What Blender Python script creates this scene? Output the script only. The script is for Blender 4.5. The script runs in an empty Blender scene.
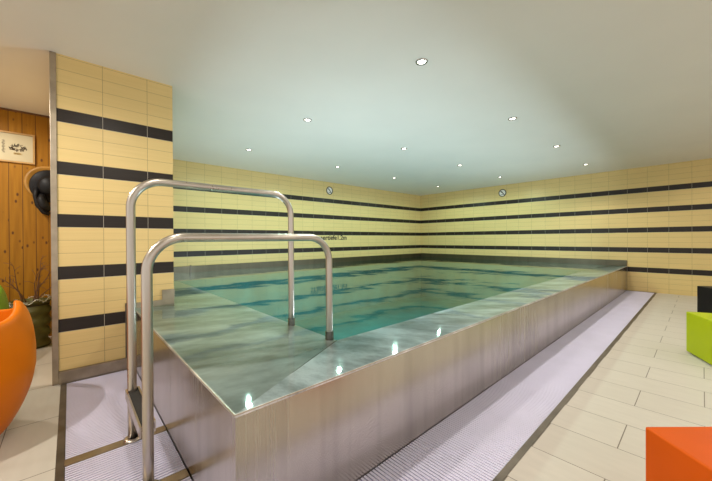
import bpy, bmesh, math, random
from mathutils import Vector, Matrix
random.seed(7)
C = bpy.context.scene
COL = C.collection

# ------------------------------------------------------------------ camera
F_PX, YAW, PITCH, ROLL, CAM_H = 314.9, 0.8331, -0.0036, -0.0056, 1.0817
fw = Vector((math.cos(YAW) * math.cos(PITCH), math.sin(YAW) * math.cos(PITCH), math.sin(PITCH)))
r0 = Vector((math.sin(YAW), -math.cos(YAW), 0)); u0 = r0.cross(fw)
rt = r0 * math.cos(ROLL) + u0 * math.sin(ROLL); up = u0 * math.cos(ROLL) - r0 * math.sin(ROLL)
cd = bpy.data.cameras.new('camera'); cam = bpy.data.objects.new('camera', cd); COL.objects.link(cam)
cd.sensor_width = 36; cd.lens = F_PX * 36 / 712; cd.clip_start = 0.02
cam.matrix_world = Matrix(((rt.x, up.x, -fw.x, 0), (rt.y, up.y, -fw.y, 0), (rt.z, up.z, -fw.z, CAM_H), (0, 0, 0, 1)))
C.camera = cam

# ------------------------------------------------------------------ world, lights, exposure
C.view_settings.view_transform = 'Standard'; C.view_settings.look = 'None'
C.view_settings.gamma = 1; C.view_settings.use_curve_mapping = False
C.view_settings.exposure = 0.0
C.cycles.use_denoising = True
C.cycles.max_bounces = 10; C.cycles.diffuse_bounces = 5; C.cycles.transparent_max_bounces = 12
C.cycles.caustics_reflective = False; C.cycles.caustics_refractive = False
C.cycles.sample_clamp_indirect = 4.0
w = bpy.data.worlds.new('hall_ambient'); C.world = w; w.use_nodes = True
bg = w.node_tree.nodes['Background']; bg.inputs[0].default_value = (1.0, 0.94, 0.88, 1); bg.inputs[1].default_value = 1.1
WARM = (1.0, 0.94, 0.85)

def spot(x, y, power, col=WARM, ang=125):
    l = bpy.data.lights.new('downlight_beam', 'SPOT'); l.energy = power; l.color = col
    l.spot_size = math.radians(ang); l.spot_blend = 0.45; l.shadow_soft_size = 0.035
    o = bpy.data.objects.new('downlight_beam', l); o.location = (x, y, 2.478); COL.objects.link(o)
def area(name, loc, rot, sx, sy, power, col):
    l = bpy.data.lights.new(name, 'AREA'); l.shape = 'RECTANGLE'; l.size = sx; l.size_y = sy; l.energy = power; l.color = col
    o = bpy.data.objects.new(name, l); o.location = loc; o.rotation_euler = rot; COL.objects.link(o); return o
LX = (2.09, 3.88, 5.56, 7.35); LY = (1.508, 3.14, 4.79)
SPOT_P = 19
for x in LX:
    for y in LY: spot(x, y, 37 if y > 2 else 44, (0.68, 1.0, 0.86) if y > 2 else (1.0, 0.95, 0.88), 174 if y > 2 else 135)
for x, y in ((0.3, 1.5), (0.3, -0.12), (2.09, -0.12), (3.88, -0.14), (5.56, -0.14), (7.35, -0.14), (2.09, -1.75), (3.88, -1.75), (5.56, -1.75), (-1.14, 2.03), (-0.9, 4.2)):
    spot(x, y, (125 if y < 3 else 62) if x < 0 else (25 if (x, y) == (0.3, 1.5) else SPOT_P), WARM, 174 if x < 1 else 150)
# teal underwater lamps on the near basin walls, shining into the water
TEAL = (0.80, 0.88, 1.0)
POOL_P = 31
for x in (2.6, 4.6, 6.6):
    area('underwater_lamp', (x, 1.66, 0.12), (math.radians(116), 0, 0), 0.5, 0.25, POOL_P, TEAL)
for y in (2.8, 4.6):
    area('underwater_lamp', (1.34, y, 0.12), (math.radians(116), 0, math.radians(-90)), 0.5, 0.25, POOL_P, TEAL)

# ------------------------------------------------------------------ dimensions
XB, YA, H = 8.507, 6.2085, 2.5
XP, YP, ZT = 0.404, 1.046, 0.503          # pool outer faces and rim height
XI, YI, ZI, ZW = 1.262, 1.578, 0.435, 0.5026  # inner edge of the rim, water level
YC, CX0, CX1 = 3.278, -0.104, 0.707       # tiled pier
YWOOD = 5.0

# ------------------------------------------------------------------ material helpers
class NT:
    def __init__(s, name):
        s.m = bpy.data.materials.new(name); s.m.use_nodes = True; s.t = s.m.node_tree
        s.b = s.t.nodes['Principled BSDF']; s.out = s.t.nodes['Material Output']
        s._pos = None
    def n(s, typ, **kw):
        nd = s.t.nodes.new(typ)
        for k, v in kw.items(): setattr(nd, k, v)
        return nd
    def put(s, sock, v):
        if isinstance(v, bpy.types.NodeSocket): s.t.links.new(v, sock)
        elif v is not None: sock.default_value = v
    def math(s, op, a, b=None, c=None):
        nd = s.n('ShaderNodeMath', operation=op)
        for i, v in enumerate((a, b, c)): s.put(nd.inputs[i], v) if v is not None else None
        return nd.outputs[0]
    def xyz(s):
        if s._pos is None:
            g = s.n('ShaderNodeNewGeometry'); sp = s.n('ShaderNodeSeparateXYZ'); s.t.links.new(g.outputs['Position'], sp.inputs[0])
            s._pos = (sp.outputs[0], sp.outputs[1], sp.outputs[2], g.outputs['Position'])
        return s._pos
    def noise(s, scale=(1, 1, 1), detail=3, rough=0.5, k=1.0, obj=False):
        if obj: p = s.n('ShaderNodeTexCoord').outputs['Object']
        else: p = s.xyz()[3]
        mp = s.n('ShaderNodeMapping'); mp.inputs['Scale'].default_value = scale; s.t.links.new(p, mp.inputs[0])
        nz = s.n('ShaderNodeTexNoise'); nz.inputs['Scale'].default_value = k; nz.inputs['Detail'].default_value = detail; nz.inputs['Roughness'].default_value = rough
        s.t.links.new(mp.outputs[0], nz.inputs['Vector']); return nz.outputs[0]
    def ramp(s, fac, stops):
        nd = s.n('ShaderNodeValToRGB'); s.put(nd.inputs[0], fac)
        e = nd.color_ramp.elements
        while len(e) < len(stops): e.new(0.5)
        for el, (p, c) in zip(e, stops): el.position = p; el.color = (*c, 1) if len(c) == 3 else c
        return nd.outputs[0]
    def mix(s, fac, a, b, typ='MIX'):
        nd = s.n('ShaderNodeMix', data_type='RGBA', blend_type=typ)
        s.put(nd.inputs[0], fac)
        for i, v in ((6, a), (7, b)):
            s.put(nd.inputs[i], (*v, 1) if isinstance(v, tuple) and len(v) == 3 else v)
        return nd.outputs[2]
    def bump(s, h, strength=0.2, dist=0.01, normal=None):
        nd = s.n('ShaderNodeBump'); nd.inputs['Strength'].default_value = strength; nd.inputs['Distance'].default_value = dist
        s.put(nd.inputs['Height'], h)
        if normal is not None: s.put(nd.inputs['Normal'], normal)
        return nd.outputs[0]
    def set(s, **kw):
        for k, v in kw.items():
            k = k.replace('_', ' ')
            if isinstance(v, tuple) and len(v) == 3 and k != 'Normal': v = (*v, 1)
            s.put(s.b.inputs[k], v)
        return s.m

def plain(name, col, rough=0.5, metal=0.0, var=0.06, k=6, bump=0.0, coat=0.0, spec=None):
    t = NT(name); nz = t.noise(k=k, detail=4)
    lo = tuple(c * (1 - var) for c in col); hi = tuple(min(1, c * (1 + var)) for c in col)
    kw = dict(Base_Color=t.ramp(nz, [(0.3, lo), (0.7, hi)]), Roughness=rough, Metallic=metal)
    if spec is not None: kw['Specular_IOR_Level'] = spec
    if coat: kw['Coat_Weight'] = coat
    if bump: kw['Normal'] = t.bump(t.noise(k=k * 20, detail=2), bump, 0.002)
    return t.set(**kw)

def wall_tiles(name, axis, u0, pitch=0.3035):
    t = NT(name); x, y, z, _ = t.xyz(); u = (x, y)[axis]
    fu = t.math('FRACT', t.math('ADD', t.math('DIVIDE', t.math('SUBTRACT', u, u0), pitch), 50.0))
    rowf = t.math('DIVIDE', t.math('ADD', z, 0.0138), 0.1)
    row = t.math('FLOOR', rowf); fv = t.math('FRACT', rowf)
    st = t.math('COMPARE', t.math('MODULO', t.math('ADD', row, 0.0), 4.0), 0.0, 0.1)
    st = t.math('MULTIPLY', st, t.math('MULTIPLY', t.math('GREATER_THAN', row, 2.5), t.math('LESS_THAN', row, 21.5)))
    gu = t.math('LESS_THAN', fu, 0.010); gv = t.math('LESS_THAN', fv, 0.026)
    g = t.math('MAXIMUM', gu, gv)
    tile_id = t.n('ShaderNodeCombineXYZ')
    t.put(tile_id.inputs[0], t.math('FLOOR', t.math('ADD', t.math('DIVIDE', t.math('SUBTRACT', u, u0), pitch), 50.0))); t.put(tile_id.inputs[1], row)
    wn = t.n('ShaderNodeTexWhiteNoise'); t.put(wn.inputs['Vector'], tile_id.outputs[0])
    sc = (2, 2, 90); fine = t.noise(scale=sc, detail=3)
    light = t.mix(fine, (0.69, 0.505, 0.205), (0.79, 0.59, 0.255))
    light = t.mix(t.math('MULTIPLY', wn.outputs[0], 0.18), light, (0.60, 0.45, 0.185))
    dark = t.mix(fine, (0.013, 0.009, 0.006), (0.026, 0.018, 0.013))
    c = t.mix(st, light, dark)
    gcol = t.mix(st, (0.36, 0.26, 0.12), (0.42, 0.37, 0.30))
    c = t.mix(g, c, gcol)
    nrm = t.bump(t.math('SUBTRACT', 1.0, g), 0.35, 0.002)
    return t.set(Base_Color=c, Roughness=t.math('MULTIPLY_ADD', g, 0.4, 0.36), Normal=nrm, Specular_IOR_Level=0.35)

def floor_tiles(name, x0, y0, offrow=0):
    t = NT(name); x, y, z, _ = t.xyz()
    rf = t.math('ADD', t.math('DIVIDE', t.math('SUBTRACT', x, x0), 0.303), 40.0)
    row = t.math('FLOOR', rf); fx = t.math('FRACT', rf)
    off = t.math('MULTIPLY', t.math('MODULO', t.math('ADD', row, offrow), 2.0), 0.5)
    cf = t.math('ADD', t.math('ADD', t.math('DIVIDE', t.math('SUBTRACT', y, y0), 0.606), 40.0), off)
    fy = t.math('FRACT', cf)
    g = t.math('MAXIMUM', t.math('LESS_THAN', fx, 0.014), t.math('LESS_THAN', fy, 0.008))
    cid = t.n('ShaderNodeCombineXYZ'); t.put(cid.inputs[0], row); t.put(cid.inputs[1], t.math('FLOOR', cf))
    wn = t.n('ShaderNodeTexWhiteNoise'); t.put(wn.inputs['Vector'], cid.outputs[0])
    fine = t.noise(scale=(14, 3, 3), detail=5, k=2)
    c = t.mix(fine, (0.54, 0.485, 0.41), (0.67, 0.61, 0.52))
    c = t.mix(t.math('MULTIPLY', wn.outputs[0], 0.35), c, (0.53, 0.475, 0.395))
    c = t.mix(g, c, (0.20, 0.16, 0.12))
    return t.set(Base_Color=c, Roughness=t.math('MULTIPLY_ADD', fine, 0.2, 0.38), Normal=t.bump(t.math('SUBTRACT', 1.0, g), 0.4, 0.002))

def brushed(name, col, rough, axis_scale, bstr=0.12, smear=True):
    """brushed steel with fine vertical grain and soft watermarks"""
    t = NT(name)
    grain = t.noise(scale=axis_scale, detail=4, rough=0.6)
    blot = t.noise(scale=(1.6, 1.6, 0.5), detail=5, rough=0.6, k=1.4)
    c = t.mix(grain, tuple(v * 0.94 for v in col), tuple(min(1, v * 1.05) for v in col))
    drip = t.noise(scale=(7, 7, 0.35), detail=5, rough=0.65)
    c = t.mix(t.math('MULTIPLY', t.ramp(drip, [(0.46, (0, 0, 0)), (0.70, (1, 1, 1))]), 0.5), c, tuple(v * 0.60 for v in col))
    c = t.mix(t.math('MULTIPLY', t.ramp(blot, [(0.42, (0, 0, 0)), (0.7, (1, 1, 1))]), 0.35), c, tuple(v * 0.72 for v in col))
    ro = t.math('ADD', t.math('MULTIPLY', grain, 0.12), t.math('ADD', t.math('MULTIPLY', blot, 0.14), rough - 0.13))
    return t.set(Base_Color=c, Metallic=1.0, Roughness=ro, Normal=t.bump(grain, bstr, 0.003))

M = {}
M['tile_back'] = wall_tiles('tile_wall_back', 0, 1.553)
M['tile_right'] = wall_tiles('tile_wall_right', 1, 0.1285)
M['tile_pier'] = wall_tiles('tile_pier', 0, 0.203, 0.3055)
M['floor_a'] = floor_tiles('floor_tiles_right', 1.77, 0.293, 1)
M['floor_b'] = floor_tiles('floor_tiles_left', -0.28, 2.07, 0)
M['ceiling'] = plain('ceiling_paint', (0.77, 0.725, 0.635), 0.6, var=0.02, k=1.5)
M['panel'] = brushed('brushed_panel_steel', (0.58, 0.53, 0.465), 0.25, (55, 55, 0.7), 0.02)
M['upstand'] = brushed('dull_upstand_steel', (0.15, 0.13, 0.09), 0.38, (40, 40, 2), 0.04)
M['steel'] = brushed('satin_steel', (0.56, 0.505, 0.44), 0.30, (30, 30, 8), 0.01)
M['trim'] = plain('dull_trim_steel', (0.40, 0.335, 0.25), 0.42, 1.0, 0.18, 9)
M['dark_trim'] = plain('dark_wet_trim_steel', (0.16, 0.135, 0.105), 0.45, 0.8, 0.25, 9)
# wet rim: steel under a thin moving film of water
t = NT('wet_rim_steel')
wav = t.noise(scale=(1.0, 1.0, 1.0), detail=3, rough=0.55, k=2.6); wav2 = t.noise(scale=(1, 1, 1), detail=2, k=9)
blot = t.noise(scale=(2.2, 0.9, 1), k=2.0, detail=7, rough=0.68)
c = t.mix(t.ramp(blot, [(0.38, (0, 0, 0)), (0.60, (1, 1, 1))]), (0.34, 0.33, 0.32), (0.95, 0.91, 0.92))  # blotched colour imitates dark rippled reflections of the striped walls
M['rim'] = t.set(Base_Color=c, Metallic=0.45, Roughness=t.math('MULTIPLY_ADD', blot, 0.3, 0.22),
                 Normal=t.bump(t.math('ADD', wav, t.math('MULTIPLY', wav2, 0.12)), 0.10, 0.12))
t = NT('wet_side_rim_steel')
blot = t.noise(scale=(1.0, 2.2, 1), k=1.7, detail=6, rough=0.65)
c = t.mix(t.ramp(blot, [(0.35, (0, 0, 0)), (0.68, (1, 1, 1))]), (0.30, 0.29, 0.25), (0.86, 0.83, 0.78))  # darker olive copy of the rim steel; the pier's reflection is in its colour
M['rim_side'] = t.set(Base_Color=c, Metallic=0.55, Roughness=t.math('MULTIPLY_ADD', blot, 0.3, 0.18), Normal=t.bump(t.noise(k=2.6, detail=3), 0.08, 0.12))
# water
t = NT('pool_water')
h = t.math('ADD', t.noise(scale=(1, 1, 1), detail=2, k=1.1), t.math('MULTIPLY', t.noise(k=4.0, detail=2), 0.10))
nb = t.bump(h, 0.09, 0.12)
fr = t.n('ShaderNodeFresnel'); fr.inputs[0].default_value = 1.33; t.put(fr.inputs['Normal'], nb)
tr = t.n('ShaderNodeBsdfTransparent'); tr.inputs[0].default_value = (0.86, 0.95, 0.95, 1)
gl = t.n('ShaderNodeBsdfGlossy'); gl.inputs['Roughness'].default_value = 0.05; gl.inputs[0].default_value = (0.78, 0.93, 0.92, 1); t.put(gl.inputs['Normal'], nb)
ms = t.n('ShaderNodeMixShader'); t.put(ms.inputs[0], fr.outputs[0]); t.put(ms.inputs[1], tr.outputs[0]); t.put(ms.inputs[2], gl.outputs[0])
t.t.links.new(ms.outputs[0], t.out.inputs['Surface']); t.t.nodes.remove(t.b)
M['water'] = t.m
M['basin'] = plain('basin_steel', (0.035, 0.25, 0.235), 0.5, 0.0, 0.25, 2, spec=0.1)
M['grating'] = plain('white_grating_plastic', (0.82, 0.79, 0.96), 0.42, 0, 0.03, 4)
M['channel'] = plain('gutter_channel', (0.10, 0.09, 0.10), 0.6, 0, 0.1, 6)
# timber boards with knots
t = NT('pine_boards'); x, y, z, _ = t.xyz()
pf = t.math('ADD', t.math('DIVIDE', t.math('SUBTRACT', x, -0.483), 0.102), 60.0); bid = t.math('FLOOR', pf); fx = t.math('FRACT', pf)
cv = t.n('ShaderNodeCombineXYZ'); t.put(cv.inputs[0], t.math('MULTIPLY', x, 22.0)); t.put(cv.inputs[1], t.math('MULTIPLY', bid, 3.7)); t.put(cv.inputs[2], t.math('MULTIPLY', z, 1.3))
gn = t.n('ShaderNodeTexNoise'); gn.inputs['Scale'].default_value = 1.6; gn.inputs['Detail'].default_value = 5; t.put(gn.inputs['Vector'], cv.outputs[0])
c = t.ramp(gn.outputs[0], [(0.25, (0.26, 0.108, 0.005)), (0.75, (0.41, 0.185, 0.011))])
wn = t.n('ShaderNodeTexWhiteNoise', noise_dimensions='1D'); t.put(wn.inputs['W'], bid)
c = t.mix(t.math('MULTIPLY', wn.outputs[0], 0.4), c, (0.28, 0.11, 0.005))
kv = t.n('ShaderNodeCombineXYZ'); t.put(kv.inputs[0], t.math('MULTIPLY', x, 16.0)); t.put(kv.inputs[1], bid); t.put(kv.inputs[2], t.math('MULTIPLY', z, 8.5))
vo = t.n('ShaderNodeTexVoronoi'); vo.inputs['Scale'].default_value = 1.0; t.put(vo.inputs['Vector'], kv.outputs[0])
c = t.mix(t.ramp(vo.outputs['Distance'], [(0.09, (1, 1, 1)), (0.20, (0, 0, 0))]), c, (0.10, 0.035, 0.008))
c = t.mix(t.math('LESS_THAN', fx, 0.05), c, (0.08, 0.03, 0.008))
M['pine'] = t.set(Base_Color=c, Roughness=0.5, Specular_IOR_Level=0.2)
M['orange'] = plain('orange_plastic', (0.70, 0.165, 0.004), 0.42, 0, 0.03, 5, 0.05, spec=0.12)
M['orange_cube'] = plain('orange_stool_plastic', (0.66, 0.10, 0.003), 0.42, 0, 0.03, 5, 0.05, spec=0.12)
M['green'] = plain('lime_plastic', (0.42, 0.49, 0.003), 0.42, 0, 0.03, 5, 0.05, spec=0.12)
M['dgreen'] = plain('green_chair_plastic', (0.16, 0.36, 0.02), 0.42, 0, 0.04, 5)
M['black'] = plain('black_plastic', (0.008, 0.007, 0.006), 0.5, 0, 0.1, 5, 0, 0, 0.2)
M['rubber'] = plain('black_rubber', (0.022, 0.020, 0.018), 0.7, 0, 0.2, 30, 0.3)
M['leather'] = plain('black_felt_hide', (0.008, 0.007, 0.007), 0.5, 0, 0.2, 9, 0.1, 0, 0.25)
M['ashwood'] = plain('pale_wood', (0.44, 0.25, 0.075), 0.5, 0, 0.15, 14)
M['board'] = plain('board_wood', (0.36, 0.175, 0.025), 0.5, 0, 0.2, 14)
M['paper'] = plain('cream_paper', (0.50, 0.43, 0.27), 0.7, 0, 0.04, 8)
M['ink'] = plain('brown_ink', (0.07, 0.045, 0.022), 0.7, 0, 0.2, 20)
M['ochre'] = plain('ochre_ink', (0.40, 0.25, 0.06), 0.7, 0, 0.2, 20)
M['pot'] = plain('dark_green_glaze', (0.115, 0.105, 0.022), 0.4, 0, 0.3, 8)
M['twig'] = plain('dry_twig_bark', (0.14, 0.06, 0.02), 0.8, 0, 0.3, 20)
M['tinsel'] = plain('silver_tinsel', (0.62, 0.60, 0.50), 0.35, 0.7, 0.2, 40)
M['soil'] = plain('dark_soil', (0.03, 0.022, 0.015), 0.9, 0, 0.3, 30)
M['sign_white'] = plain('sign_white', (0.85, 0.80, 0.74), 0.5, 0, 0.03, 8)
M['sign_black'] = plain('sign_black', (0.015, 0.012, 0.012), 0.5, 0, 0.1, 8)
M['chrome'] = plain('downlight_chrome', (0.45, 0.42, 0.38), 0.2, 1.0, 0.05, 8)
t = NT('lamp_glow'); t.set(Base_Color=(1, 1, 1), Emission_Color=(1.0, 0.95, 0.85), Emission_Strength=9.0); M['glow'] = t.m

# ------------------------------------------------------------------ mesh helpers
def mesh_obj(name, bm, mats, parent=None, smooth=False):
    bmesh.ops.recalc_face_normals(bm, faces=bm.faces[:])
    me = bpy.data.meshes.new(name); bm.to_mesh(me); bm.free()
    for m in (mats if isinstance(mats, (list, tuple)) else [mats]): me.materials.append(M[m] if isinstance(m, str) else m)
    if smooth:
        for p in me.polygons: p.use_smooth = True
    o = bpy.data.objects.new(name, me); COL.objects.link(o)
    if parent is not None:
        o.parent = parent; o.matrix_parent_inverse = parent.matrix_world.inverted() if False else Matrix()
    return o
def box(bm, x0, x1, y0, y1, z0, z1, mi=0, mat=None):
    vs = [bm.verts.new(p) for p in ((x0, y0, z0), (x1, y0, z0), (x1, y1, z0), (x0, y1, z0), (x0, y0, z1), (x1, y0, z1), (x1, y1, z1), (x0, y1, z1))]
    if mat is not None:
        for v in vs: v.co = mat @ v.co
    for f in ((0, 3, 2, 1), (4, 5, 6, 7), (0, 1, 5, 4), (1, 2, 6, 5), (2, 3, 7, 6), (3, 0, 4, 7)):
        bm.faces.new([vs[i] for i in f]).material_index = mi
    return vs
def bevel(bm, wd, seg=2):
    bmesh.ops.bevel(bm, geom=bm.edges[:], offset=wd, segments=seg, affect='EDGES', profile=0.5, clamp_overlap=True)
def quad(bm, pts, mi=0):
    f = bm.faces.new([bm.verts.new(p) for p in pts]); f.material_index = mi; return f
def tube(bm, pts, r, seg=20, cap=True, radii=None):
    pts = [Vector(p) for p in pts]; rings = []; prev = None
    for i, p in enumerate(pts):
        d = (pts[min(i + 1, len(pts) - 1)] - pts[max(i - 1, 0)]).normalized()
        if prev is None:
            a = Vector((0, 0, 1)) if abs(d.z) < 0.9 else Vector((0, 1, 0)); n = d.cross(a).normalized()
        else: n = (prev - d * prev.dot(d)).normalized()
        prev = n; b = d.cross(n); rr = radii[i] if radii else r
        rings.append([bm.verts.new(p + (n * math.cos(q) + b * math.sin(q)) * rr) for q in (2 * math.pi * k / seg for k in range(seg))])
    for a, b in zip(rings, rings[1:]):
        for k in range(seg): bm.faces.new((a[k], a[(k + 1) % seg], b[(k + 1) % seg], b[k]))
    if cap: bm.faces.new(rings[0][::-1]); bm.faces.new(rings[-1])
def lathe(bm, prof, seg=40, mat=None, mi=0):
    rings = []
    for r, z in prof:
        if r < 1e-6: rings.append([bm.verts.new((0, 0, z))])
        else: rings.append([bm.verts.new((r * math.cos(2 * math.pi * k / seg), r * math.sin(2 * math.pi * k / seg), z)) for k in range(seg)])
    for a, b in zip(rings, rings[1:]):
        for k in range(seg):
            q = [a[k % len(a)], a[(k + 1) % len(a)], b[(k + 1) % len(b)], b[k % len(b)]]
            u = []
            for v in q:
                if v not in u: u.append(v)
            if len(u) > 2: bm.faces.new(u).material_index = mi
    if mat is not None:
        for R in rings:
            for v in R: v.co = mat @ v.co
def tag(o, label, cat, group=None, kind=None):
    o['label'] = label; o['category'] = cat
    if group: o['group'] = group
    if kind: o['kind'] = kind
    return o
def thing(name, label, cat, loc=(0, 0, 0), rotz=0, group=None):
    o = bpy.data.objects.new(name, None); COL.objects.link(o); o.empty_display_size = 0.1
    o.location = loc; o.rotation_euler = (0, 0, rotz); return tag(o, label, cat, group)
def struct(name, bm, mats, label, cat, parent=None):
    o = mesh_obj(name, bm, mats, parent)
    if parent is None: tag(o, label, cat, kind='structure')
    return o
def B(*boxes, bev=0):
    bm = bmesh.new()
    for b in boxes: box(bm, *b)
    if bev: bevel(bm, bev)
    return bm

# ------------------------------------------------------------------ setting
GY0, GX0 = 0.600, -0.058         # outer edges of the gutter channels (frames included)
XL, YN = -3.2, -3.6
bm = bmesh.new()
def slab(x0, x1, y0, y1, mi, z=0.0, d=0.2): box(bm, x0, x1, y0, y1, z - d, z, mi)
slab(GX0, XB + 0.3, YN, GY0, 0); slab(XL, GX0, YN, 6.4, 1)
slab(GX0, XP + 0.05, GY0, YC + 0.02, 2, -0.045, 0.155); slab(XP + 0.05, XB + 0.3, GY0, YP + 0.06, 2, -0.045, 0.155)
slab(GX0, CX1, YC + 0.02, 6.4, 1)
struct('floor', bm, ['floor_a', 'floor_b', 'channel'], 'beige rectangular stoneware floor tiles laid in half bond round the pool', 'floor')
struct('ceiling', B((XL, XB + 0.3, YN, 6.4, H, H + 0.2)), 'ceiling', 'plain white painted ceiling with recessed spotlights', 'ceiling')
struct('wall_back', B((CX1 - 0.1, XB + 0.2, YA, YA + 0.2, -0.9, H)), 'tile_back', 'yellow tiled wall with black stripes along the left side of the pool', 'wall')
struct('wall_right', B((XB, XB + 0.2, YN, YA, -0.9, H)), 'tile_right', 'yellow tiled wall with black stripes across the far end of the pool', 'wall')
struct('wall_front', B((CX0 + 0.006, CX1, YC, YA, 0, H)), 'tile_pier', 'cream tiled pier with black stripes standing at the near left of the pool', 'wall')
struct('wall_left', B((XL, CX0 + 0.006, YWOOD, YWOOD + 0.2, 0, H)), 'pine', 'knotty pine boarded wall at the far left', 'wall')
# trims of the pier: steel corner post, skirting, upright beside the pool panel
struct('trim_1', B((CX0, CX0 + 0.036, YC - 0.010, YC + 0.03, 0, H), bev=0.002), 'trim', 'steel corner strip up the left edge of the tiled pier', 'trim')
bm = B((CX0 + 0.036, XP - 0.002, YC - 0.020, YC, 0.0, 0.085)); box(bm, CX0 + 0.036, XP - 0.002, YC - 0.028, YC, 0.085, 0.095)
struct('baseboard_front', bm, 'trim', 'steel skirting along the foot of the tiled pier', 'baseboard')
struct('trim_2', B((XP - 0.062, XP - 0.045, YC - 0.012, YC, 0.095, 0.553)), 'dark_trim', 'narrow upright steel strip on the pier beside the pool panel', 'trim')
struct('trim_3', B((GX0, -0.026, GY0, YC - 0.03, -0.04, 0.001)), 'dark_trim', 'dark steel border strip along the left edge of the left grating', 'trim')
struct('trim_4', B((-0.026, XP - 0.004, 2.058, 2.118, -0.04, 0.001)), 'trim', 'dark steel bar across the left grating under the taller handrail', 'trim')
struct('trim_5', B((-0.026, XP - 0.004, 1.588, 1.648, -0.04, 0.001)), 'trim', 'dark steel bar across the left grating under the lower handrail', 'trim')
struct('trim_6', B((0.0, XB, GY0, 0.632, -0.04, 0.002)), 'dark_trim', 'dark steel border strip along the right edge of the long grating', 'trim')
struct('trim_7', B((XB - 0.035, XB, 0.632, YP, -0.04, 0.004)), 'dark_trim', 'dark steel end strip of the long grating under the striped wall', 'trim')
struct('trim_8', B((XL, CX0, YWOOD - 0.012, YWOOD, H - 0.018, H)), 'twig', 'thin dark strip along the top of the pine wall', 'trim')

# ------------------------------------------------------------------ pool
pool = thing('swimming_pool', 'raised stainless steel swimming pool with wide wet rim, in the middle of the room', 'pool', (XP, YP, 0))
def wp(bm):
    bmesh.ops.translate(bm, verts=bm.verts[:], vec=(-XP, -YP, 0)); return bm
XR = XB - 0.002; YR = YA - 0.002
seams = (XP, 2.30, 4.37, 6.44, XR)
for a, b in zip(seams, seams[1:]):
    bm = B((a + (0.001 if a > XP else 0), b - 0.001, YP, YP + 0.03, -0.03, ZT - 0.006)); mesh_obj('front_panel', wp(bm), 'panel', pool)
mesh_obj('side_panel', wp(B((XP, XP + 0.03, YP + 0.03, YC, -0.03, ZT - 0.006))), 'panel', pool)
def rim_mesh(o0, o1, i1, i0):
    """sloping rim plate: outer edge o0->o1, inner edge i0->i1, with a thin folded lip"""
    bm = bmesh.new(); n = 60; k = 10
    o0, o1, i0, i1 = map(Vector, (o0, o1, i0, i1)); g = []
    for a in range(n + 1):
        s = a / n; row = []
        for b in range(k + 1):
            q = b / k; p = (o0.lerp(o1, s)).lerp(i0.lerp(i1, s), q); row.append(bm.verts.new(p))
        g.append(row)
    for a in range(n):
        for b in range(k): bm.faces.new((g[a][b], g[a + 1][b], g[a + 1][b + 1], g[a][b + 1]))
    ret = bmesh.ops.extrude_face_region(bm, geom=bm.faces[:])
    for v in [e for e in ret['geom'] if isinstance(e, bmesh.types.BMVert)]: v.co.z -= 0.012
    return wp(bm)
e = 0.004
mesh_obj('front_rim', rim_mesh((XP - e, YP - e, ZT), (XR, YP - e, ZT), (XR, YI, ZI), (XI, YI, ZI)), 'rim', pool)
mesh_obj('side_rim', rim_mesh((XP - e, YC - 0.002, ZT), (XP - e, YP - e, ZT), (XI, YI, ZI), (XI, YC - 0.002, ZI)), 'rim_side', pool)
zq = ZT + (ZI - ZT) * (CX1 + 0.002 - XP) / (XI - XP)
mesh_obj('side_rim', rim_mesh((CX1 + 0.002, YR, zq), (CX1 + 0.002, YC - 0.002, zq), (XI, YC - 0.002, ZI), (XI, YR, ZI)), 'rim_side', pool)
bm = bmesh.new(); tube(bm, [(XP, YP, ZT - 0.0065), (XI - 0.004, YI - 0.004, ZI + 0.001)], 0.004, 6); mesh_obj('weld_seam', wp(bm), 'dark_trim', pool)
for xs in seams[1:4]:
    bm = bmesh.new(); tube(bm, [(xs, YP + 0.004, ZT - 0.0065), (xs, YI - 0.004, ZI + 0.001)], 0.003, 6); mesh_obj('weld_seam', wp(bm), 'dark_trim', pool)
# bright folded edge along the outer rim
bm = bmesh.new(); tube(bm, [(XP - e, YC, ZT - 0.003), (XP - e, YP - e, ZT - 0.003)], 0.002, 8); tube(bm, [(XP - e, YP - e, ZT - 0.003), (XR, YP - e, ZT - 0.003)], 0.002, 8)
mesh_obj('rim_edge', wp(bm), 'trim', pool, True)
# basin with a pale deeper floor and a bench along the near side
bm = bmesh.new(); zb = -0.76; zz = ZI - 0.012
quad(bm, ((XI, YI, zb), (XR, YI, zb), (XR, YR, zb), (XI, YR, zb)))
quad(bm, ((XI, YI, zb), (XI, YI, zz), (XR, YI, zz), (XR, YI, zb))); quad(bm, ((XI, YI, zb), (XI, YR, zb), (XI, YR, zz), (XI, YI, zz)))
quad(bm, ((XR - 0.02, YI, zb), (XR - 0.02, YI, 0.5), (XR - 0.02, YR, 0.5), (XR - 0.02, YR, zb))); quad(bm, ((XI, YR - 0.02, zb), (XR, YR - 0.02, zb), (XR, YR - 0.02, 0.5), (XI, YR - 0.02, 0.5)))
mesh_obj('basin', wp(bm), 'basin', pool)
# upstands against the two striped walls and the pier
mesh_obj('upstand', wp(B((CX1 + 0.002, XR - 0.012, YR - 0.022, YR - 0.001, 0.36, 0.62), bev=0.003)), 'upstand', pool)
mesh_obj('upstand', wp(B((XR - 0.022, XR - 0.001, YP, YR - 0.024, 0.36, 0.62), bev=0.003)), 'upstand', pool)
mesh_obj('upstand', wp(B((XP - 0.045, CX1, YC - 0.012, YC - 0.001, 0.47, 0.548))), 'trim', pool)
mesh_obj('corner_plate', wp(B((0.612, CX1 + 0.002, YC - 0.014, YC - 0.001, 0.548, 0.636))), 'trim', pool)
mesh_obj('joint_strip', wp(B((1.59, 1.612, YR - 0.032, YR - 0.022, 0.42, 0.636))), 'dark_trim', pool)

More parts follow.
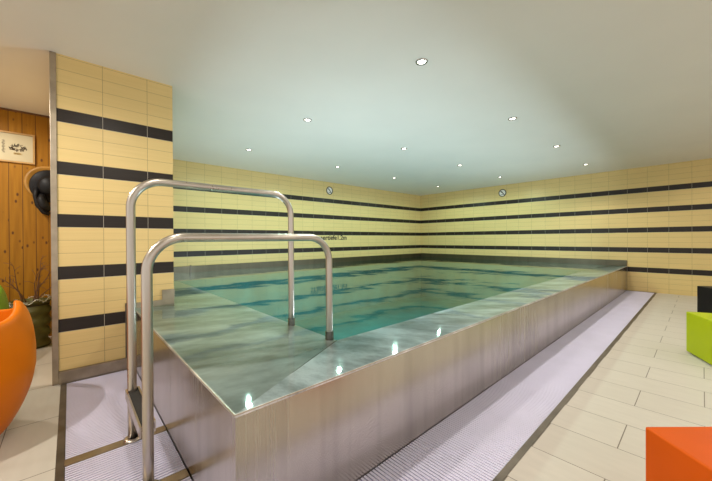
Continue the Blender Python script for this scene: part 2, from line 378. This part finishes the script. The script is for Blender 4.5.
bm = bmesh.new()
for q in (((XP, YP), (XR - 0.022, YP), (XR - 0.022, YC - 0.013), (XP, YC - 0.013)), ((CX1 + 0.002, YC - 0.013), (XR - 0.022, YC - 0.013), (XR - 0.022, YR - 0.022), (CX1 + 0.002, YR - 0.022))):
    quad(bm, [(a, b, ZW) for a, b in q])
bmesh.ops.remove_doubles(bm, verts=bm.verts[:], dist=1e-5)
o = mesh_obj('pool_water', bm, 'water')
if o.data.polygons[0].normal.z < 0: o.data.flip_normals()
tag(o, 'clear teal water filling the steel pool up to its rim', 'water', kind='stuff')

# ------------------------------------------------------------------ gratings
def grating(label, x0, x1, y0, y1, along, pitch=0.0185, ribs=3):
    root = thing('floor_grating', label, 'grating', ((x0 + x1) / 2, (y0 + y1) / 2, 0), 0, 'overflow gratings round the pool')
    cx, cy = root.location.x, root.location.y
    bm = bmesh.new(); wdt = 0.0108
    a0, a1 = (x0, x1) if along == 'x' else (y0, y1)
    k = int((a1 - a0) / pitch)
    for i in range(k):
        a = a0 + (i + 0.5) * (a1 - a0) / k
        if along == 'x': b = (a - wdt / 2 - cx, a + wdt / 2 - cx, y0 - cy, y1 - cy)
        else: b = (x0 - cx, x1 - cx, a - wdt / 2 - cy, a + wdt / 2 - cy)
        box(bm, *b, -0.022, 0.0)
    mesh_obj('slats', bm, 'grating', root)
    bm = bmesh.new()
    c0, c1 = (y0, y1) if along == 'x' else (x0, x1)
    for j in range(ribs):
        q = c0 + (j + 0.5) * (c1 - c0) / ribs
        if along == 'x': box(bm, x0 - cx, x1 - cx, q - 0.006 - cy, q + 0.006 - cy, -0.030, -0.012)
        else: box(bm, q - 0.006 - cx, q + 0.006 - cx, y0 - cy, y1 - cy, -0.030, -0.012)
    mesh_obj('carrier_rib', bm, 'grating', root)
    return root
grating('long white slatted grating running along the front of the pool to the far wall', XP + 0.002, XB - 0.036, 0.634, YP - 0.004, 'x')
grating('white slatted grating between the tiled pier and the taller handrail', -0.024, XP - 0.004, 2.120, YC - 0.030, 'y')
grating('white slatted grating between the feet of the two handrails', -0.024, XP - 0.004, 1.650, 2.056, 'y')
grating('white slatted grating in front of the lower handrail, at the bottom edge of the photo', -0.024, XP - 0.004, 0.66, 1.586, 'y')

# ------------------------------------------------------------------ pool ladder: two bent handrails and a step between them
lad = thing('pool_ladder', 'pair of bent steel handrails with a small step leading over the pool rim', 'ladder', (0.24, 1.855, 0))
def arc_rail(yy, ztop, x0, x1, z1, r=0.15):
    P = [(x0, yy, 0.0)]; m = 6
    for i in range(m): P.append((x0, yy, (ztop - r) * (i + 1) / m))
    for i in range(1, 13):
        a = math.pi / 2 * i / 12; P.append((x0 + r * (1 - math.cos(a)), yy, ztop - r + r * math.sin(a)))
    for i in range(1, 9): P.append((x0 + r + (x1 - x0 - 2 * r) * i / 9, yy, ztop))
    for i in range(0, 13):
        a = math.pi / 2 * i / 12; P.append((x1 - r + r * math.sin(a), yy, ztop - r + r * math.cos(a)))
    for i in range(1, 9): P.append((x1, yy, ztop - r + (z1 - ztop + r) * i / 8))
    return [(p[0] - 0.24, p[1] - 1.855, p[2]) for p in P]
for yy, zt, lb in ((2.09, 1.415, 'taller steel handrail'), (1.62, 1.095, 'lower steel handrail')):
    bm = bmesh.new(); tube(bm, arc_rail(yy, zt, 0.246, 1.236, 0.43), 0.0215, 24)
    hr = mesh_obj('handrail', bm, 'steel', lad, True); hr['label'] = lb
    bm = bmesh.new(); lathe(bm, [(0.0, 0.001), (0.045, 0.001), (0.045, 0.008), (0.038, 0.012), (0.026, 0.013)], 28, Matrix.Translation((0.01, yy - 1.855, 0)))
    f = mesh_obj('base_flange', bm, 'steel', hr, True)
    bm = bmesh.new(); lathe(bm, [(0.0, 0.425), (0.027, 0.430), (0.027, 0.49), (0.0, 0.493)], 28, Matrix.Translation((0.996, yy - 1.855, 0)))
    mesh_obj('dark_submerged_end', bm, 'rubber', hr, True)  # added dark cuff imitating how dark the leg looks below the water
bm = bmesh.new(); xo, yo = 0.24, 1.855
st = mesh_obj('step', B((0.226 - xo, 0.274 - xo, 1.645 - yo, 2.115 - yo, 0.245, 0.266)), 'rubber', lad); st['label'] = 'dark anti-slip step'
mesh_obj('step_frame', B((0.218 - xo, 0.226 - xo, 1.64 - yo, 2.115 - yo, 0.222, 0.271), (0.274 - xo, 0.282 - xo, 1.66 - yo, 2.115 - yo, 0.222, 0.271), (0.226 - xo, 0.274 - xo, 2.107 - yo, 2.115 - yo, 0.222, 0.271)), 'steel', st)

# ------------------------------------------------------------------ ceiling downlights
def make_down():
    root = thing('ceiling_downlight', '', 'ceiling light', (0, 0, H), 0, 'recessed downlights over the pool')
    bm = bmesh.new(); lathe(bm, [(0.032, 0.0), (0.031, -0.004), (0.036, -0.009), (0.045, -0.008), (0.048, -0.003), (0.048, 0.0)], 32)
    mesh_obj('trim_ring', bm, 'chrome', root, True)
    bm = bmesh.new(); lathe(bm, [(0.0, -0.004), (0.020, -0.0045), (0.032, -0.002), (0.032, 0.0)], 24)
    mesh_obj('lamp', bm, 'glow', root, True)
    return root
proto = make_down(); col_n = ('nearest column', 'second column from the near end', 'third column from the near end', 'farthest column by the end wall')
row_n = ('row above the front rim', 'middle row above the water', 'row beside the left striped wall')
first = True
for i, x in enumerate(LX):
    for j, y in enumerate(LY):
        if first: r = proto; first = False
        else:
            r = proto.copy(); COL.objects.link(r)
            for ch in list(proto.children):
                c = ch.copy(); COL.objects.link(c); c.parent = r
        r.location = (x, y, H)
        r['label'] = 'round recessed downlight, %s, %s' % (row_n[j], col_n[i])

# ------------------------------------------------------------------ signs and lettering on the walls
def sign(label, loc, rz):
    root = thing('no_diving_sign', label, 'sign', loc, rz, 'round prohibition signs')
    Rm = Matrix.Rotation(math.radians(90), 4, 'X')     # local -Y faces the room
    bm = bmesh.new(); lathe(bm, [(0, 0), (0.098, 0), (0.098, 0.004), (0, 0.004)], 40, Rm); mesh_obj('disc', bm, 'sign_white', root)
    bm = bmesh.new(); lathe(bm, [(0.080, 0.0045), (0.080, 0.007), (0.100, 0.007), (0.100, 0.0)], 40, Rm); mesh_obj('ring', bm, 'sign_black', root)
    bm = bmesh.new(); box(bm, -0.085, 0.085, -0.0085, -0.0045, -0.007, 0.007, mat=Matrix.Rotation(math.radians(45), 4, 'Y')); mesh_obj('slash', bm, 'sign_black', root)
    bm = bmesh.new()
    lathe(bm, [(0, 0.0045), (0.017, 0.0045), (0.017, 0.0065), (0, 0.0065)], 20, Matrix.Translation((-0.022, 0, 0.030)) @ Rm)
    box(bm, -0.028, 0.028, -0.0066, -0.0046, -0.007, 0.007, mat=Matrix.Translation((0.010, 0, 0.0)) @ Matrix.Rotation(math.radians(50), 4, 'Y'))
    box(bm, -0.036, 0.036, -0.0064, -0.0046, -0.006, 0.006, mat=Matrix.Translation((0.0, 0, -0.042)))
    mesh_obj('swimmer', bm, 'sign_black', root)
sign('round no diving sign high on the striped wall left of the corner', (4.766, YA, 2.292), 0)
sign('round no diving sign high on the far end wall right of the corner', (XB, 3.569, 2.292), math.radians(-90))
let = thing('depth_lettering', 'black water depth lettering on the striped wall behind the lower handrail', 'lettering', (5.315, YA - 0.0025, 1.075))
for word, xe in (('Wassertiefe', -0.33), ('1.2m', 0.0)):
    cu = bpy.data.curves.new('t', 'FONT'); cu.body = word; cu.size = 0.165; cu.align_x = 'RIGHT'; cu.extrude = 0.002; cu.offset = 0.003
    to = bpy.data.objects.new('t', cu); COL.objects.link(to)
    dg = bpy.context.evaluated_depsgraph_get(); dg.update(); me = bpy.data.meshes.new_from_object(to.evaluated_get(dg)); bpy.data.objects.remove(to)
    me.materials.clear(); me.materials.append(M['sign_black'])
    o = bpy.data.objects.new('word', me); COL.objects.link(o); o.parent = let
    o.location = (xe, 0, 0); o.rotation_euler = (math.radians(90), 0, 0)

# ------------------------------------------------------------------ cube stools
def stool(label, mat, x, y, rz, s=0.42, hh=0.42):
    root = thing('cube_stool', label, 'stool', (x, y, 0), rz, 'coloured cube stools')
    bm = B((0, s, 0, s, 0.012, hh)); bevel(bm, 0.007, 3)
    mesh_obj('body', bm, mat, root)
    bm = B((0.02, s - 0.02, 0.02, s - 0.02, 0.004, 0.014)); b = mesh_obj('base_plate', bm, 'black', root)
    for px in (0.05, s - 0.05):
        for py in (0.05, s - 0.05):
            bm = bmesh.new(); lathe(bm, [(0, 0), (0.018, 0), (0.018, 0.006), (0, 0.006)], 14, Matrix.Translation((px, py, 0))); mesh_obj('foot', bm, 'rubber', root)
    return root
S = 0.42
def stool_from(label, mat, cx, cy, ang, hh=S):
    """cx,cy: the corner seen at the upper left; ang: direction of its left-hand side running towards the viewer"""
    # local x axis along ang, body on the left of that direction
    return stool(label, mat, cx, cy, ang, S, hh)
a_or = math.atan2(-0.017 - 0.138, 1.348 - 1.49)
stool_from('orange cube stool at the lower right, nearest the camera', 'orange_cube', 1.49, 0.138, a_or)
a_gr = math.atan2(-0.052 - 0.110, 3.965 - 4.317)
stool_from('lime green cube stool on the tiled floor right of the long grating', 'green', 4.30, 0.105, a_gr, 0.385)
stool_from('black cube stool standing behind the lime green one', 'black', 6.35, 0.052, math.radians(217))

# ------------------------------------------------------------------ lounge chairs (moulded tubs with a raised back and arms)
def tub_chair(name, label, mat, loc, rz, r=0.40, hmax=0.745, hmin=0.66):
    root = thing(name, label, 'chair', loc, rz, 'moulded plastic lounge chairs')
    bm = bmesh.new(); seg, nz = 72, 22; outer = []; inner = []
    def rimh(a):   # tall wing at angle 0, dips at the sides
        return hmin + (hmax - hmin) * (math.exp(-(a / 0.42) ** 2))
    PR = ((0, .25), (.06, .30), (.15, .345), (.25, .38), (.37, .40), (.48, .40), (.58, .39), (.66, .375), (.72, .35), (.80, .30))
    def prof(z):
        for (z0, a0), (z1, a1) in zip(PR, PR[1:]):
            if z <= z1: return (a0 + (a1 - a0) * (z - z0) / (z1 - z0)) * r / 0.40
        return PR[-1][1]
    for i in range(seg):
        a = -math.pi + 2 * math.pi * i / seg; hh = rimh(a); co = []; ci = []
        for j in range(nz + 1):
            z = hh * j / nz; R = prof(z); co.append(bm.verts.new((R * math.cos(a), R * math.sin(a), z)))
        outer.append(co)
        for j in range(nz + 1):
            s = j / nz; z = 0.36 + (hh - 0.36) * s; R = prof(z) - 0.03 - 0.06 * (1 - s)
            ci.append(bm.verts.new((R * math.cos(a), R * math.sin(a), z)))
        inner.append(ci)
    for i in range(seg):
        k = (i + 1) % seg
        for j in range(nz):
            bm.faces.new((outer[i][j], outer[k][j], outer[k][j + 1], outer[i][j + 1])); bm.faces.new((inner[i][j], inner[i][j + 1], inner[k][j + 1], inner[k][j]))
        bm.faces.new((outer[i][nz], outer[k][nz], inner[k][nz], inner[i][nz]))
    bm.faces.new([outer[i][0] for i in range(seg)]); bm.faces.new([inner[i][0] for i in range(seg)][::-1])
    shell = mesh_obj('shell', bm, mat, root, True)
    sb = shell.modifiers.new('soft', 'SUBSURF'); sb.levels = 1; sb.render_levels = 1
    bm = bmesh.new(); lathe(bm, [(0, 0.345), (0.24, 0.35), (0.30, 0.362), (0.315, 0.382), (0.27, 0.392), (0, 0.385)], 48)
    mesh_obj('seat', bm, mat, root, True)
    return root
tub_chair('lounge_chair', 'orange moulded lounge chair cut off by the left edge, beside the left grating', 'orange', (-0.55, 2.64, 0), math.radians(2))
tub_chair('lounge_chair', 'green moulded lounge chair behind the orange one, before the pine wall', 'dgreen', (-0.765, 3.82, 0), math.radians(11))

# ------------------------------------------------------------------ framed print on the pine wall
pic = thing('framed_print', 'small framed print with brown drawing on the pine wall', 'picture', (-0.505, YWOOD, 2.093))
hw, hh2 = 0.225, 0.162
mesh_obj('frame', B((-hw, hw, -0.022, 0, hh2 - 0.016, hh2), (-hw, hw, -0.022, 0, -hh2, -hh2 + 0.016), (-hw, -hw + 0.016, -0.022, 0, -hh2 + 0.016, hh2 - 0.016), (hw - 0.016, hw, -0.022, 0, -hh2 + 0.016, hh2 - 0.016)), 'ashwood', pic)
pp = mesh_obj('paper', B((-hw + 0.014, hw - 0.014, -0.010, -0.002, -hh2 + 0.014, hh2 - 0.014)), 'paper', pic)
bm = bmesh.new(); rnd = random.Random(3)
for k in range(46):    # scrolls of an oval ornament
    a = rnd.uniform(0, 6.283); q = rnd.uniform(0.25, 1) ** 0.5; px, pz = 0.095 + 0.062 * q * math.cos(a), 0.0 + 0.036 * q * math.sin(a); rr = rnd.uniform(0.006, 0.012)
    tube(bm, [(px + rr * math.cos(b * 0.75 + a), -0.011, pz + rr * math.sin(b * 0.75 + a)) for b in range(6)], 0.0024, 5)
mesh_obj('ornament', bm, 'ink', pp)
bm = bmesh.new()
for k in range(7): box(bm, 0.062 + 0.006 * (k % 2), 0.128 - 0.007 * ((k + 1) % 3), -0.012, -0.010, -0.056 - 0.0028 * k, -0.0545 - 0.0028 * k)
mesh_obj('caption_lines', bm, 'ochre', pp)
bm = bmesh.new()
for k in range(13): box(bm, -0.019 + 0.004 * math.sin(k * 1.7), -0.002 + 0.006 * math.sin(k * 2.3), -0.012, -0.010, 0.062 - 0.0105 * k, 0.067 - 0.0105 * k)
mesh_obj('side_script', bm, 'ink', pp)

# ------------------------------------------------------------------ round wall piece with a black bag hanging from it
wr = thing('round_wall_board', 'round pale wooden board on the pine wall half hidden by the pier', 'wall decoration', (-0.175, YWOOD, 1.735))
Rm = Matrix.Rotation(math.radians(90), 4, 'X')
bm = bmesh.new(); lathe(bm, [(0, 0), (0.185, 0), (0.195, 0.008), (0.192, 0.022), (0.170, 0.026), (0.160, 0.016), (0, 0.016)], 56, Rm); mesh_obj('board', bm, 'board', wr, True)
bag = thing('hanging_hat', 'black hat with a dangling strap hanging on the round wooden board by the pier', 'hat', (-0.165, YWOOD - 0.03, 1.70))
bm = bmesh.new(); prof = [(0, 0), (0.155, 0.0), (0.163, 0.008), (0.155, 0.016), (0.10, 0.022), (0.092, 0.06), (0.07, 0.10), (0.0, 0.108)]
lathe(bm, prof, 48, Matrix.Diagonal((1, 1, 1.12, 1)) @ Rm); mesh_obj('crown_and_brim', bm, 'leather', bag, True)
bm = bmesh.new(); tube(bm, [(-0.105, -0.03, -0.03), (-0.112, -0.035, -0.12), (-0.095, -0.04, -0.22), (-0.045, -0.04, -0.30), (0.0, -0.035, -0.315)], 0.022, 14); mesh_obj('hanging_strap', bm, 'leather', bag, True)
bm = bmesh.new(); tube(bm, [(-0.06, -0.055, -0.10), (-0.065, -0.065, -0.16), (-0.04, -0.065, -0.23), (0.0, -0.055, -0.28)], 0.03, 14, radii=[0.02, 0.04, 0.045, 0.025]); mesh_obj('strap_fold', bm, 'leather', bag, True)

# ------------------------------------------------------------------ planter with dry twigs and a tinsel garland
pl = thing('planter', 'dark green ribbed planter with dry twigs standing before the pine wall', 'plant', (-0.305, 4.62, 0))
bm = bmesh.new(); prof = [(0, 0.0), (0.135, 0.0), (0.142, 0.012)]
for k in range(24):
    z = 0.02 + 0.44 * k / 23; prof.append((0.142 + 0.02 * z + 0.013 * math.sin(z * 2 * math.pi / 0.115), z))
prof += [(0.166, 0.475), (0.150, 0.48), (0.146, 0.44), (0, 0.43)]
lathe(bm, prof, 48); mesh_obj('pot', bm, 'pot', pl, True)
bm = bmesh.new(); lathe(bm, [(0, 0.43), (0.145, 0.432), (0.146, 0.445), (0, 0.45)], 30); mesh_obj('soil', bm, 'soil', pl)
rnd = random.Random(11)
for k in range(9):
    a = rnd.uniform(0, 6.28); ln = rnd.uniform(0.25, 0.62); b = rnd.uniform(0.1, 0.3); pts = []
    x0, y0 = 0.06 * math.cos(a), 0.06 * math.sin(a)
    for i in range(8):
        s = i / 7; pts.append((x0 + b * math.cos(a) * s ** 1.5 + 0.02 * math.sin(5 * s + k), y0 + 0.5 * b * math.sin(a) * s ** 1.5 + 0.015 * math.cos(4 * s + k), 0.44 + ln * s - 0.18 * ln * s ** 3))
    bm = bmesh.new(); tube(bm, pts, 0.005, 6, radii=[0.006 - 0.0045 * i / 7 for i in range(8)])
    for i in (3, 4, 5, 6):
        p = Vector(pts[i]); d = Vector((rnd.uniform(-1, 1), rnd.uniform(-0.5, 0.5), rnd.uniform(0.2, 1))).normalized() * rnd.uniform(0.04, 0.1)
        tube(bm, [p, p + d * 0.5 + Vector((0, 0, 0.008)), p + d], 0.002, 5)
    mesh_obj('twig', bm, 'twig', pl, True)
bm = bmesh.new(); pts = []
for i in range(61):
    a = 2 * math.pi * i / 60; pts.append((0.172 * math.cos(a), 0.172 * math.sin(a), 0.475 + 0.018 * math.sin(9 * a) + 0.02 * math.cos(a)))
tube(bm, pts, 0.003, 6)
for i in range(60):
    p = Vector(pts[i])
    for q in range(4):
        d = Vector((rnd.uniform(-1, 1), rnd.uniform(-1, 1), rnd.uniform(-1, 1))).normalized() * 0.018
        tube(bm, [p, p + d], 0.0013, 3)
g = mesh_obj('tinsel_garland', bm, 'tinsel'); g.location = (-0.305, 4.62, 0); tag(g, 'silver tinsel garland wound round the rim of the dark planter', 'garland')
bpy.context.view_layer.update()
